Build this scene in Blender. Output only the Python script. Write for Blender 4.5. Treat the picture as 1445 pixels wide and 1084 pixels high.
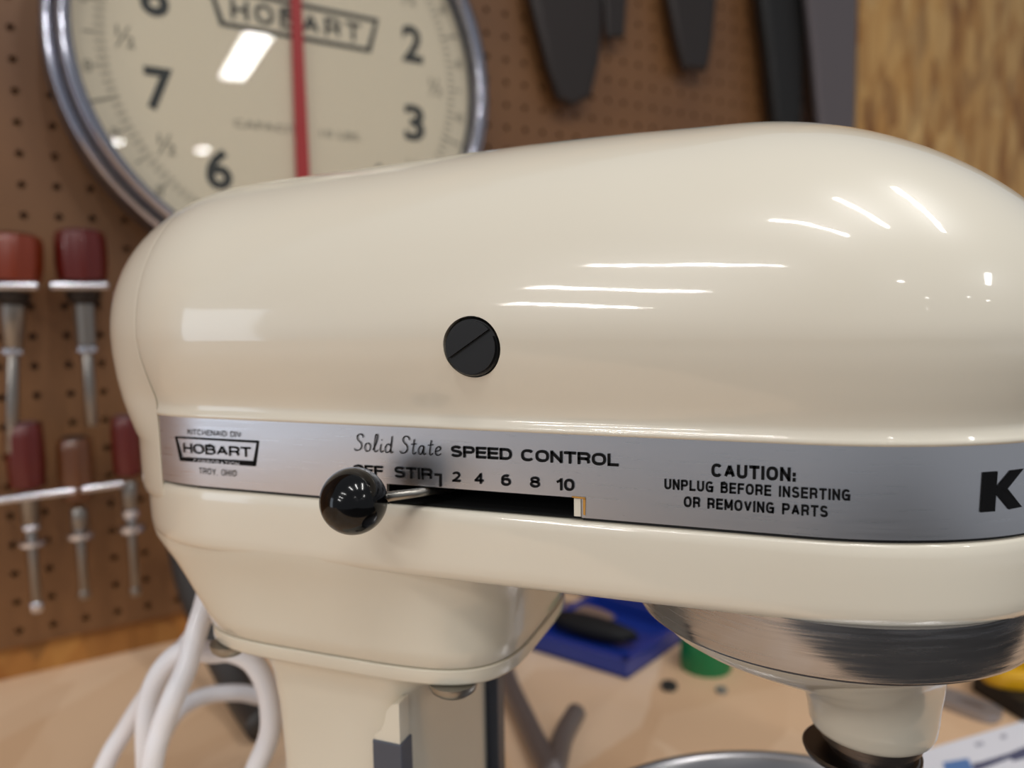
import bpy, bmesh, math, random
from math import sin, cos, pi, radians, sqrt, atan
from mathutils import Vector, Matrix
from mathutils.kdtree import KDTree
random.seed(4)
for o in list(bpy.data.objects): bpy.data.objects.remove(o)
SC = bpy.context.scene
COL = SC.collection
ZO = 1.215                     # camera height above the floor; geometry below is written relative to the camera
# ------------------------------------------------------------------ camera
F = 1084.0; CX = 722.5; CY = 542.0
YAW = radians(110.8); PIT = radians(5.3); ROL = radians(.85)
vh = Vector((cos(YAW), sin(YAW), 0)); rh = Vector((sin(YAW), -cos(YAW), 0)); uz = Vector((0, 0, 1))
cf = vh*cos(PIT) - uz*sin(PIT); cu0 = uz*cos(PIT) + vh*sin(PIT)
cr = rh*cos(ROL) - cu0*sin(ROL); cu = cu0*cos(ROL) + rh*sin(ROL)
cam = bpy.data.cameras.new('camera'); camo = bpy.data.objects.new('camera', cam); COL.objects.link(camo)
camo.matrix_world = Matrix(((cr.x, cu.x, -cf.x, 0), (cr.y, cu.y, -cf.y, 0), (cr.z, cu.z, -cf.z, ZO), (0, 0, 0, 1)))
cam.sensor_width = 36; cam.lens = 36*F/1445; cam.clip_start = .01; cam.clip_end = 60
cam.dof.use_dof = True; cam.dof.focus_distance = .206; cam.dof.aperture_fstop = 7.8
SC.camera = camo
# ------------------------------------------------------------------ light
SC.view_settings.view_transform = 'Standard'; SC.view_settings.look = 'None'
SC.view_settings.exposure = 0.0; SC.view_settings.gamma = 1; SC.view_settings.use_curve_mapping = False
wd = bpy.data.worlds.new('world'); SC.world = wd; wd.use_nodes = True
wd.node_tree.nodes['Background'].inputs[0].default_value = (.90, .94, 1.0, 1)
wd.node_tree.nodes['Background'].inputs[1].default_value = .31
def area(name, loc, target, sx, sy, power, color=(1, 1, 1), spin=0):
    l = bpy.data.lights.new(name, 'AREA'); l.shape = 'RECTANGLE'; l.size = sx; l.size_y = sy; l.energy = power; l.color = color
    o = bpy.data.objects.new(name, l); COL.objects.link(o)
    o.location = (loc[0], loc[1], loc[2] + ZO)
    o.rotation_euler = (0, 0, spin)
    return o
# fluorescent fittings of the workshop, hung under a 2.46 m ceiling: (end, end, height above camera, width)
def tube_lamp(a, b, z, w, rad, color=(1, .985, .955)):
    d = Vector((b[0] - a[0], b[1] - a[1], 0)); L_ = d.length
    area('ceiling_tube', ((a[0] + b[0])/2, (a[1] + b[1])/2, z), None, L_, w, rad*L_*w, color, math.atan2(d.y, d.x))
LAMP = 262
for a_, b_, w_ in (((-.63, -1.53), (-.04, -1.73), .05), ((-1.12, -2.54), (-.47, -3.25), .09), ((-1.80, -4.20), (-1.25, -5.6), .17),
                   ((-.01, -.56), (.43, -.76), .035), ((.27, -.12), (.70, -.42), .035), ((.59, .30), (1.14, -.14), .04),
                   ((2.38, -.54), (2.98, -.93), .12), ((4.6, -1.85), (4.70, -1.93), .09), ((1.52, -1.95), (1.60, -1.99), .09),
                   ((4.4, -4.65), (4.5, -4.73), .13)):
    tube_lamp(a_, b_, 1.25, w_, LAMP if a_[0] < 2 else 110)
tube_lamp((1.70, -1.62), (1.76, -1.66), .74, .05, 110)
tube_lamp((2.46, -1.28), (2.53, -1.32), .83, .06, 110)
# daylight from the open door far to the left
dl_ = bpy.data.lights.new('doorway_daylight', 'AREA'); dl_.shape = 'RECTANGLE'; dl_.size = 2.3; dl_.size_y = 2.1; dl_.energy = 38; dl_.color = (.78, .88, 1)
dlo = bpy.data.objects.new('doorway_daylight', dl_); COL.objects.link(dlo); dlo.location = (-3.3, -1.9, ZO - .14)
dlo.rotation_euler = (Vector((-3.2, -2.15, 0)).to_track_quat('Z', 'Y')).to_euler()

# ------------------------------------------------------------------ helpers
def ray(px, py): return cf + cr*((px - CX)/F) + cu*((CY - py)/F)
def at_depth(px, py, Z): return ray(px, py)*Z
def on_z(px, py, z): d = ray(px, py); return d*(z/d.z)
def on_y(px, py, y): d = ray(px, py); return d*(y/d.y)
TABLE = -.2955
th = atan(.64); WV = rh*cos(th) + vh*sin(th); P0 = vh*.866 - rh*.008
WN = Vector((WV.y, -WV.x, 0)); WN = -WN if WN.dot(P0) > 0 else WN
D0 = -P0.dot(WN); WORG = -WN*D0; WROT = math.atan2(WV.y, WV.x)
def on_wall(px, py, off=0):          # -> (s along the wall, z) on a plane off metres in front of the pegboard
    d = ray(px, py); P = d*((D0 - off)/(-d.dot(WN))); return P.dot(WV), P.z
def wall_pt(s, z, off=0): return WORG + WV*s + WN*off + uz*z

def s2l(h):
    out = []
    for i in (0, 2, 4):
        c = int(h[i:i+2], 16)/255; out.append(c/12.92 if c <= .04045 else ((c + .055)/1.055)**2.4)
    return (*out, 1)
def mat(name, col, rough=.5, metal=0, coat=0, aniso=0, spec=.5, **k):
    m = bpy.data.materials.new(name); m.use_nodes = True; b = m.node_tree.nodes['Principled BSDF']
    b.inputs['Base Color'].default_value = s2l(col) if isinstance(col, str) else col
    b.inputs['Roughness'].default_value = rough; b.inputs['Metallic'].default_value = metal
    b.inputs['Coat Weight'].default_value = coat; b.inputs['Coat Roughness'].default_value = k.get('cr', .04)
    b.inputs['Anisotropic'].default_value = aniso; b.inputs['Specular IOR Level'].default_value = spec
    return m
def nodes(m): return m.node_tree.nodes, m.node_tree.links, m.node_tree.nodes['Principled BSDF']
def noise(m, scale, vec=None, detail=3, coord='Object', mscale=(1, 1, 1), rot=(0, 0, 0)):
    n, l, b = nodes(m); tc = n.new('ShaderNodeTexCoord'); mp = n.new('ShaderNodeMapping'); t = n.new('ShaderNodeTexNoise')
    mp.inputs['Scale'].default_value = mscale; mp.inputs['Rotation'].default_value = rot
    t.inputs['Scale'].default_value = scale; t.inputs['Detail'].default_value = detail
    l.new(tc.outputs[coord], mp.inputs[0]); l.new(mp.outputs[0], t.inputs['Vector']); return t
def ramp(m, src, stops):
    n, l, b = nodes(m); r = n.new('ShaderNodeValToRGB'); l.new(src, r.inputs[0])
    while len(r.color_ramp.elements) < len(stops): r.color_ramp.elements.new(.5)
    for e, (p, c) in zip(r.color_ramp.elements, stops): e.position = p; e.color = s2l(c) if isinstance(c, str) else (c, c, c, 1)
    return r
def bump(m, src, st, dist=.001):
    n, l, b = nodes(m); bp = n.new('ShaderNodeBump'); bp.inputs['Strength'].default_value = st; bp.inputs['Distance'].default_value = dist
    l.new(src, bp.inputs['Height']); l.new(bp.outputs[0], b.inputs['Normal'])

CREAM = mat('cream_enamel', 'E2DAC6', .32, coat=1.0, cr=.05)
t = noise(CREAM, 9, detail=2); r = ramp(CREAM, t.outputs[0], [(.3, 'E1D8C6'), (.7, 'E4DCCB')])
def specks(m, base):           # a few tiny chips and dark flecks in the enamel
    n, l, b = nodes(m); tc = n.new('ShaderNodeTexCoord'); v = n.new('ShaderNodeTexVoronoi'); v.inputs['Scale'].default_value = 48
    nz = n.new('ShaderNodeTexNoise'); nz.inputs['Scale'].default_value = 900; mxv = n.new('ShaderNodeMixRGB'); mxv.inputs[0].default_value = .0012
    l.new(tc.outputs['Object'], nz.inputs['Vector']); l.new(tc.outputs['Object'], mxv.inputs[1]); l.new(nz.outputs['Color'], mxv.inputs[2]); l.new(mxv.outputs[0], v.inputs['Vector'])
    a = n.new('ShaderNodeMath'); a.operation = 'LESS_THAN'; a.inputs[1].default_value = .026; l.new(v.outputs['Distance'], a.inputs[0])
    sp = n.new('ShaderNodeSeparateColor'); l.new(v.outputs['Color'], sp.inputs[0]); c = n.new('ShaderNodeMath'); c.operation = 'GREATER_THAN'; c.inputs[1].default_value = .72; l.new(sp.outputs[0], c.inputs[0])
    k = n.new('ShaderNodeMath'); k.operation = 'MULTIPLY'; l.new(a.outputs[0], k.inputs[0]); l.new(c.outputs[0], k.inputs[1])
    k2 = n.new('ShaderNodeMath'); k2.operation = 'MULTIPLY'; k2.inputs[1].default_value = .55; l.new(k.outputs[0], k2.inputs[0])
    mx = n.new('ShaderNodeMixRGB'); l.new(k2.outputs[0], mx.inputs[0]); l.new(base, mx.inputs[1]); mx.inputs[2].default_value = s2l('4A3A2A'); l.new(mx.outputs[0], b.inputs['Base Color'])
specks(CREAM, r.outputs[0])
t2 = noise(CREAM, 260, detail=3, mscale=(.35, 1, 1)); n, l, b = nodes(CREAM); bp_ = n.new('ShaderNodeBump'); bp_.inputs['Strength'].default_value = .05; bp_.inputs['Distance'].default_value = .0004
l.new(t2.outputs[0], bp_.inputs['Height']); l.new(bp_.outputs[0], b.inputs['Coat Normal'])
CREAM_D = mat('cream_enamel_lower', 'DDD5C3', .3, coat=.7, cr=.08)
STEEL = mat('brushed_steel', 'DCDCE0', .3, 1, aniso=.75)
t = noise(STEEL, 60, detail=4, mscale=(1, 1, 40)); r = ramp(STEEL, t.outputs[0], [(.3, .27), (.7, .32)])
nodes(STEEL)[1].new(r.outputs[0], nodes(STEEL)[2].inputs['Roughness']); bump(STEEL, t.outputs[0], .015, .0002)
RING = mat('brushed_chrome_ring', 'A9A8AB', .22, 1, aniso=.4)
t = noise(RING, 45, detail=5, mscale=(1, 1, 22)); r = ramp(RING, t.outputs[0], [(.35, .1), (.7, .34)])
nodes(RING)[1].new(r.outputs[0], nodes(RING)[2].inputs['Roughness']); bump(RING, t.outputs[0], .18, .0003)
CHROME = mat('polished_chrome', 'D8D8DE', .08, 1)
SATIN = mat('satin_metal', '9A968F', .32, 1)
BLACKP = mat('black_plastic', '040405', .12, spec=.38)
SCREWB = mat('black_screw', '0E0E10', .33)
INK = mat('black_ink', '0A0A0C', .6, spec=.15)
DARK = mat('slot_shade_black', '060606', .8)
GAP = mat('seam_shade_black', '0A0A0A', .6)
BOWLM = mat('bowl_steel', 'A8A6A8', .28, 1)
SPRING = mat('grey_steel', '6B6460', .35, 1)
WHITEC = mat('white_cord_rubber', 'F6F6FC', .35, coat=.2)
DHOSE = mat('dark_rubber', '35312F', .45)

def obj(name, verts, faces, m, parent=None, org=None, smooth=True, label=None, mi=None):
    """verts in camera-relative metres; org = that frame's origin of the object (roots only)."""
    me = bpy.data.meshes.new(name)
    if parent is not None:
        base = Vector(parent['_o']); 
        vv = [Vector(v) - base for v in verts]
    else:
        base = Vector(org) if org is not None else Vector((0, 0, 0)); vv = [Vector(v) - base for v in verts]
    me.from_pydata([tuple(v) for v in vv], [], faces)
    for mm in (m if isinstance(m, (list, tuple)) else [m]): me.materials.append(mm)
    if mi: me.polygons.foreach_set('material_index', mi)
    if smooth:
        me.polygons.foreach_set('use_smooth', [True]*len(me.polygons)); 
        if smooth is not True: me.set_sharp_from_angle(angle=radians(smooth))
    o = bpy.data.objects.new(name, me); COL.objects.link(o)
    o['_o'] = tuple(base)
    if parent is not None: o.parent = parent
    else: o.location = base + Vector((0, 0, ZO))
    if label: o['label'] = label
    return o
def root(name, label, cat, org, group=None, rz=0):
    o = bpy.data.objects.new(name, None); COL.objects.link(o); o.empty_display_size = .02
    o.location = Vector(org) + Vector((0, 0, ZO)); o.rotation_euler = (0, 0, rz); o['_o'] = tuple(org) if rz == 0 else (0, 0, 0)
    tag(o, label, cat, group); return o
def tag(o, label, cat, group=None):
    o['label'] = label; o['category'] = cat
    if group: o['group'] = group
    return o
# mesh makers: all return (verts, faces)
def join(*ms):
    V = []; Fc = []
    for v, f in ms:
        k = len(V); V += list(v); Fc += [tuple(i + k for i in q) for q in f]
    return V, Fc
def loft(rings, cap0=True, cap1=True, closed=True):
    n = len(rings[0]); V = [p for r_ in rings for p in r_]; Fc = []
    for i in range(len(rings) - 1):
        for j in range(n if closed else n - 1):
            k = (j + 1) % n; Fc.append((i*n + j, i*n + k, (i+1)*n + k, (i+1)*n + j))
    if cap0: Fc.append(tuple(range(n))[::-1])
    if cap1: Fc.append(tuple((len(rings)-1)*n + j for j in range(n)))
    return V, Fc
def revolve(profile, c=(0, 0, 0), axis=uz, n=48, cap=True):
    ax = Vector(axis).normalized(); a = ax.orthogonal().normalized(); b = ax.cross(a); c = Vector(c)
    rings = [[c + ax*h + (a*cos(2*pi*j/n) + b*sin(2*pi*j/n))*r_ for j in range(n)] for r_, h in profile]
    return loft(rings, cap, cap)
def tube(pts, r_, n=12, cap=True):
    pts = [Vector(p) for p in pts]; rings = []; prev = None
    for i, p in enumerate(pts):
        t = (pts[min(i+1, len(pts)-1)] - pts[max(i-1, 0)]).normalized()
        a = t.orthogonal().normalized() if prev is None else (prev - t*prev.dot(t)).normalized()
        prev = a; b = t.cross(a); rr = r_[i] if isinstance(r_, (list, tuple)) else r_
        rings.append([p + (a*cos(2*pi*j/n) + b*sin(2*pi*j/n))*rr for j in range(n)])
    return loft(rings, cap, cap)
def spline(P, k=8):
    P = [Vector(p) for p in P]; out = []
    for i in range(len(P) - 1):
        p0 = P[max(i-1, 0)]; p1 = P[i]; p2 = P[i+1]; p3 = P[min(i+2, len(P)-1)]
        for j in range(k):
            t = j/k; out.append(.5*((2*p1) + (p2-p0)*t + (2*p0-5*p1+4*p2-p3)*t*t + (3*p1-p0-3*p2+p3)*t**3))
    return out + [P[-1]]
def box(x0, x1, y0, y1, z0, z1, bev=0):
    bm = bmesh.new(); bmesh.ops.create_cube(bm, size=1)
    for v in bm.verts:
        v.co = Vector(((x0+x1)/2 + v.co.x*(x1-x0), (y0+y1)/2 + v.co.y*(y1-y0), (z0+z1)/2 + v.co.z*(z1-z0)))
    if bev: bmesh.ops.bevel(bm, geom=bm.edges[:], offset=bev, segments=2, profile=.5, affect='EDGES')
    bm.verts.index_update(); r_ = ([v.co.copy() for v in bm.verts], [tuple(v.index for v in f.verts) for f in bm.faces]); bm.free(); return r_
def prism(poly, fn, h0, h1):
    """poly of 2D points; fn(u, v, h) -> point"""
    n = len(poly); V = [fn(u, v, h0) for u, v in poly] + [fn(u, v, h1) for u, v in poly]
    return V, [tuple(range(n))[::-1], tuple(range(n, 2*n))] + [(j, (j+1) % n, n + (j+1) % n, n + j) for j in range(n)]
_fc = {}
def text_mesh(s, bold=0.0, shear=0.0, sep=0.02):
    """flat lettering -> (verts2d, faces) normalised so its bounding box is 0..1"""
    cu_ = bpy.data.curves.new('t', 'FONT'); cu_.body = s; cu_.offset = bold; cu_.resolution_u = 3; cu_.space_character = 1 + sep
    o = bpy.data.objects.new('t', cu_); COL.objects.link(o); dg = bpy.context.evaluated_depsgraph_get(); dg.update()
    me = o.evaluated_get(dg).to_mesh(); V = [(v.co.x + v.co.y*shear, v.co.y) for v in me.vertices]; Fc = [tuple(p.vertices) for p in me.polygons]
    o.evaluated_get(dg).to_mesh_clear(); bpy.data.objects.remove(o)
    x0 = min(v[0] for v in V); x1 = max(v[0] for v in V); y0 = min(v[1] for v in V); y1 = max(v[1] for v in V)
    return [((a - x0)/(x1 - x0), (b - y0)/(y1 - y0)) for a, b in V], Fc
def _arc(cx, cy, rx, ry, a0, a1, n=14, e=2.0):
    out = []
    for i in range(n + 1):
        a = radians(a0 + (a1 - a0)*i/n); c, s_ = cos(a), sin(a)
        out.append((cx + rx*math.copysign(abs(c)**(2/e), c), cy + ry*math.copysign(abs(s_)**(2/e), s_)))
    return out
def glyph(ch):
    L = lambda *p: list(p)
    if ch == 'O' or ch == '0': return (.95 if ch == 'O' else .62), [_arc(.5, .5, .5, .5, 0, 360, 36, 2.5)]
    if ch == 'C': return .92, [_arc(.5, .5, .5, .5, 38, 322, 32, 2.5)]
    if ch == 'G': return .95, [_arc(.5, .5, .5, .5, 40, 340, 32, 2.5), L((.55, .47), (.98, .47)), L((.95, .47), (.95, .0))]
    if ch == 'S': return .82, [_arc(.5, .76, .46, .24, 20, 180, 12, 2.3) + _arc(.5, .76, .46, .24, 180, 262, 6, 2.3)[1:] + _arc(.5, .25, .5, .25, 82, 0, 6, 2.3) + _arc(.5, .25, .5, .25, 0, -165, 12, 2.3)[1:]]
    if ch == 'D': return .88, [L((0, 0), (0, 1)), L((0, 1), (.5, 1)) + _arc(.45, .5, .55, .5, 90, -90, 20, 2.4) + L((0, 0))]
    if ch in 'PR':
        g = [L((0, -.0), (0, 1)), L((0, 1), (.6, 1)) + _arc(.62, .73, .38, .27, 90, -90, 12, 2.3) + L((0, .46))]
        if ch == 'R': g.append(_arc(.62, .22, .33, .24, 90, 20, 5) + L((.97, 0)))
        return .84, g
    if ch == 'B': return .84, [L((0, 0), (0, 1)), L((0, 1), (.6, 1)) + _arc(.6, .77, .34, .23, 90, -90, 10, 2.3) + L((0, .54)), L((0, .54), (.6, .54)) + _arc(.62, .27, .38, .27, 90, -90, 10, 2.3) + L((0, 0))]
    if ch == 'E': return .74, [L((0, 0), (0, 1)), L((0, 1), (1, 1)), L((0, .52), (.92, .52)), L((0, 0), (1, 0))]
    if ch == 'F': return .70, [L((0, 0), (0, 1)), L((0, 1), (1, 1)), L((0, .50), (.90, .50))]
    if ch == 'H': return .84, [L((0, 0), (0, 1)), L((1, 0), (1, 1)), L((0, .5), (1, .5))]
    if ch == 'I': return .0, [L((0, 0), (0, 1))]
    if ch == 'L': return .68, [L((0, 0), (0, 1)), L((0, 0), (1, 0))]
    if ch == 'T': return .80, [L((0, 1), (1, 1)), L((.5, 0), (.5, 1))]
    if ch == 'N': return .82, [L((0, 0), (0, 1)), L((0, 1), (1, 0)), L((1, 0), (1, 1))]
    if ch == 'M': return 1.0, [L((0, 0), (0, 1)), L((0, 1), (.5, .12)), L((.5, .12), (1, 1)), L((1, 0), (1, 1))]
    if ch == 'A': return .90, [L((0, 0), (.5, 1)), L((.5, 1), (1, 0)), L((.18, .32), (.82, .32))]
    if ch == 'V': return .86, [L((0, 1), (.5, 0)), L((.5, 0), (1, 1))]
    if ch == 'K': return .84, [L((0, 0), (0, 1)), L((0, .35), (.95, 1)), L((.35, .58), (1, 0))]
    if ch == 'U': return .84, [L((0, 1), (0, .35)) + _arc(.5, .35, .5, .35, 180, 360, 14, 2.3)[1:] + L((1, 1))]
    if ch == 'Y': return .86, [L((0, 1), (.5, .48)), L((1, 1), (.5, .48)), L((.5, .48), (.5, 0))]
    if ch == 'X': return .86, [L((0, 1), (1, 0)), L((1, 1), (0, 0))]
    if ch == ':': return .0, [L((0, 0), (0, .06)), L((0, .48), (0, .54))]
    if ch == ',': return .05, [L((.5, .06), (.0, -.12))]
    if ch == '.': return .0, [L((0, 0), (0, .03))]
    if ch == '1': return .34, [L((1, 0), (1, 1)), L((0, .72), (1, .96))]
    if ch == '2': return .62, [_arc(.5, .72, .48, .28, 165, -20, 14, 2.2) + L((.62, .34), (.0, .0)), L((0, 0), (1, 0))]
    if ch == '4': return .66, [L((.76, 0), (.76, 1)), L((.76, 1), (0, .27)), L((0, .25), (1, .25))]
    if ch == '6': return .62, [_arc(.5, .31, .5, .31, 0, 360, 24, 2.2), _arc(.56, .5, .56, .5, 178, 60, 12, 2.3)]
    if ch == '8': return .62, [_arc(.5, .27, .5, .27, 0, 360, 24, 2.2), _arc(.5, .77, .44, .23, 0, 360, 24, 2.2)]
    return .35, []
def glyph_text(s, aspect, t=.16, gap=.16, shear=0):
    """monoline capitals laid out to fill a box of the given width/height -> verts in 0..1, faces"""
    H = 1 - t; gs = [glyph(c) for c in s]
    fixed = (t + gap)*len(s) - gap; tot = sum(g[0] for g in gs); wd = max(.2, (aspect - fixed)/(tot*H)) if tot else 1
    x = t/2; V = []; Fc = []
    for w_, ps in gs:
        w = w_*wd*H
        for P in ps:
            Q = [Vector((x + a*w, t/2 + b*H, 0)) for a, b in P]
            if (Q[0] - Q[-1]).length < 1e-4: ext = 0
            else: ext = t/2
            for i, p in enumerate(Q):
                if len(Q) > 2 and ext == 0 and i in (0, len(Q) - 1): tg = Q[1] - Q[-2]
                else: tg = Q[min(i+1, len(Q)-1)] - Q[max(i-1, 0)]
                tg.normalize(); q = p - tg*(ext if i == 0 and abs(tg.x*tg.y) < .02 else 0) + tg*(ext if i == len(Q)-1 and abs(tg.x*tg.y) < .02 else 0)
                nn = Vector((-tg.y, tg.x, 0))*t/2
                if 0 < i < len(Q) - 1:
                    c_ = max(.5, abs(tg.dot((Q[i+1] - p).normalized()))); nn = nn/c_
                V += [q + nn, q - nn]
                if i < len(Q) - 1: k = len(V) - 2; Fc.append((k, k+1, k+3, k+2))
        x += w + t + gap
    W = x - gap - t/2
    return [((v.x + shear*v.y)/aspect, v.y) for v in V], Fc
def stroke(paths, w):
    """thin flat pen strokes in 2D -> verts2d, faces"""
    V = []; Fc = []
    for P in paths:
        P3 = spline([(a, b, 0) for a, b in P], 5) if len(P) > 2 else [Vector((a, b, 0)) for a, b in P]
        for i, p in enumerate(P3):
            t = (P3[min(i+1, len(P3)-1)] - P3[max(i-1, 0)]); t = t.normalized() if t.length else Vector((1, 0, 0)); nn = Vector((-t.y, t.x, 0))*w/2
            V += [(p.x + nn.x, p.y + nn.y), (p.x - nn.x, p.y - nn.y)]
            if i < len(P3) - 1: k = len(V) - 2; Fc.append((k, k+1, k+3, k+2))
    return V, Fc

# ================================================================== SETTING
def osb(name, cols, rotz=0, sc=1.0, rough=.6):
    m = mat(name, cols[0], rough, coat=.1, cr=.3); n, l, b = nodes(m)
    tc = n.new('ShaderNodeTexCoord'); prev = None
    for i, (rt, sx, sy, sz) in enumerate([(.12, 30, 30, 13), (-.5, 24, 24, 10), (.8, 36, 36, 16)]):
        mp = n.new('ShaderNodeMapping'); mp.inputs['Rotation'].default_value = (0, rt, 0) if rotz == 0 else (0, 0, rt + rotz)
        mp.inputs['Scale'].default_value = (sx*sc, sy*sc, sz*sc) if rotz == 0 else (sx*sc, sz*sc, sy*sc)
        nz = n.new('ShaderNodeTexNoise'); nz.inputs['Scale'].default_value = 18
        mx = n.new('ShaderNodeMixRGB'); mx.inputs[0].default_value = .012
        v = n.new('ShaderNodeTexVoronoi'); v.inputs['Scale'].default_value = 1
        l.new(tc.outputs['Object'], nz.inputs['Vector']); l.new(tc.outputs['Object'], mx.inputs[1]); l.new(nz.outputs['Color'], mx.inputs[2])
        l.new(mx.outputs[0], mp.inputs[0]); l.new(mp.outputs[0], v.inputs['Vector'])
        r_ = ramp(m, v.outputs['Color'], [(.15, cols[0]), (.4, cols[1]), (.6, cols[2]), (.85, cols[3])])
        if prev is None: prev = r_.outputs[0]
        else:
            q = n.new('ShaderNodeMixRGB'); q.inputs[0].default_value = .42
            l.new(prev, q.inputs[1]); l.new(r_.outputs[0], q.inputs[2]); prev = q.outputs[0]
    l.new(prev, b.inputs['Base Color']); return m
OSBW = osb('osb_wall', ['7A4A1A', 'B07A38', 'CC9A54', 'E2BC7C'])
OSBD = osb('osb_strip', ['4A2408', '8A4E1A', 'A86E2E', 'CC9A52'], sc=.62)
TBL = osb('osb_benchtop', ['DDB48C', 'EDC8A2', 'F4D3B0', 'F9E0C6'], rotz=.4, sc=.35)
PEG = mat('brown_hardboard', '75502F', .5, coat=.1, cr=.3)
t = noise(PEG, 7, detail=4); r = ramp(PEG, t.outputs[0], [(.25, '6A4628'), (.75, '805834')]); nodes(PEG)[1].new(r.outputs[0], nodes(PEG)[2].inputs['Base Color'])
CONC = mat('grey_concrete_floor', '4E4B48', .7)
t = noise(CONC, 3, detail=6); r = ramp(CONC, t.outputs[0], [(.3, '464340'), (.7, '585552')]); nodes(CONC)[1].new(r.outputs[0], nodes(CONC)[2].inputs['Base Color'])

def wl(name, verts, faces, m, parent=None, **k):   # mesh in wall-local coordinates: x along the wall, y into it, z up
    me = bpy.data.meshes.new(name); me.from_pydata([tuple(v) for v in verts], [], faces)
    for mm in (m if isinstance(m, (list, tuple)) else [m]): me.materials.append(mm)
    sm = k.get('smooth', 40)
    if sm: me.polygons.foreach_set('use_smooth', [True]*len(me.polygons)); me.set_sharp_from_angle(angle=radians(sm))
    o = bpy.data.objects.new(name, me); COL.objects.link(o)
    if parent: o.parent = parent
    else: o.location = WORG + Vector((0, 0, ZO)); o.rotation_euler = (0, 0, WROT)
    return o
# structural back wall of strand board, its face 18 mm behind the pegboard
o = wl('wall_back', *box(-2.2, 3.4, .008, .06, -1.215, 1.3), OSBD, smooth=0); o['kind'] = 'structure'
o = wl('wall_right', *box(1.088, 3.4, -.012, .0078, -.295, 1.3), OSBW, smooth=0); o['kind'] = 'structure'
fl = obj('floor', *box(-4, 4, -4.5, 3.5, -1.235, -1.215), CONC, smooth=0); fl['kind'] = 'structure'
# bench
def tpt(s, d): q = WORG + WV*s + WN*d; return q
bp = [tpt(-1.3, -.0075), tpt(2.6, -.0075), tpt(2.6, .78), tpt(-1.3, .78)]
V, Fc = prism([(p.x, p.y) for p in bp], lambda u, v, h: Vector((u, v, h)), TABLE - .04, TABLE)
bench = root('workbench', 'light strand board workbench top running along the pegboard wall', 'workbench', (0, .3, TABLE))
obj('worktop', V, Fc, TBL, bench, smooth=0)
for s in (-1.2, 2.5):
    for d in (.06, .70):
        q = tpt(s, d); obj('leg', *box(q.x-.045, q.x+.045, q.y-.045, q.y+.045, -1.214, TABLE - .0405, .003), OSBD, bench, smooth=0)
# pegboard with real holes
def pegboard():
    P = .0241; s0 = .0096; z0 = .083; i0, i1 = -26, 44; j0, j1 = -14, 27
    R = .0031; n = 8; V = []; Fc = []; T = .0055
    for i in range(i0, i1 + 1):
        for j in range(j0, j1 + 1):
            cx = s0 + i*P; cz = z0 + j*P; h = P/2; k = len(V)
            x0, x1 = cx - h, cx + h; za, zb = cz - h, cz + h
            if i == i1: x1 = 1.086
            if j == j0: za = -.267
            sq = [(x1, cz), (x1, zb), (cx, zb), (x0, zb), (x0, cz), (x0, za), (cx, za), (x1, za)]
            V += [(a, 0, b) for a, b in sq] + [(cx + R*cos(pi*q/4), 0, cz + R*sin(pi*q/4)) for q in range(8)] + [(cx + R*cos(pi*q/4), T, cz + R*sin(pi*q/4)) for q in range(8)]
            for q in range(8):
                w = (q + 1) % 8
                Fc.append((k+q, k+w, k+8+w, k+8+q)); Fc.append((k+8+q, k+8+w, k+16+w, k+16+q))
    b = box(s0 + (i0-.5)*P, 1.086, T - .0002, T, -.267, z0 + (j1 + .5)*P)
    # rim of the sheet
    xa, xb, zc, zd = s0 + (i0-.5)*P, 1.086, -.267, z0 + (j1 + .5)*P; k = len(V)
    V += [(xa, 0, zc), (xb, 0, zc), (xb, 0, zd), (xa, 0, zd), (xa, T, zc), (xb, T, zc), (xb, T, zd), (xa, T, zd)]
    Fc += [(k, k+1, k+5, k+4), (k+1, k+2, k+6, k+5), (k+2, k+3, k+7, k+6), (k+3, k, k+4, k+7)]
    o = wl('pegboard', V, Fc, PEG, smooth=0); tag(o, 'brown perforated hardboard sheet covering the wall behind the mixer', 'pegboard')
pegboard()
# ================================================================== MIXER
YC = .258; W0 = .058; XR = -.184; AR = .068; AN = .070
ZT, ZB = -.0333, -.0563           # band top / bottom
ZS = -.0800                       # underside of the skirt
def plan_w(x, a0=0):              # half width of the straight-sided plan at x
    if x > 0: t = min(1, x/AN); return W0*(max(0, 1 - t*t))**.5
    if x < XR: t = min(1, (XR - x)/AR); return W0*(max(0, 1 - t*t))**.5
    return W0
def near_y(x): return YC - plan_w(x)
def on_band(px, py, off=0.0):
    d = ray(px, py); lo, hi = .1, .3                       # march along the ray until it meets the band plan
    f = lambda t: (d*t).y - near_y((d*t).x)
    for _ in range(50):
        m_ = (lo + hi)/2
        if f(m_) > 0: hi = m_
        else: lo = m_
    p = d*lo; return p.x, p.z
mixer = root('stand_mixer', 'large cream enamelled stand mixer filling the picture, with steel band and black control knob', 'mixer', (-.08, YC, TABLE))

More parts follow.
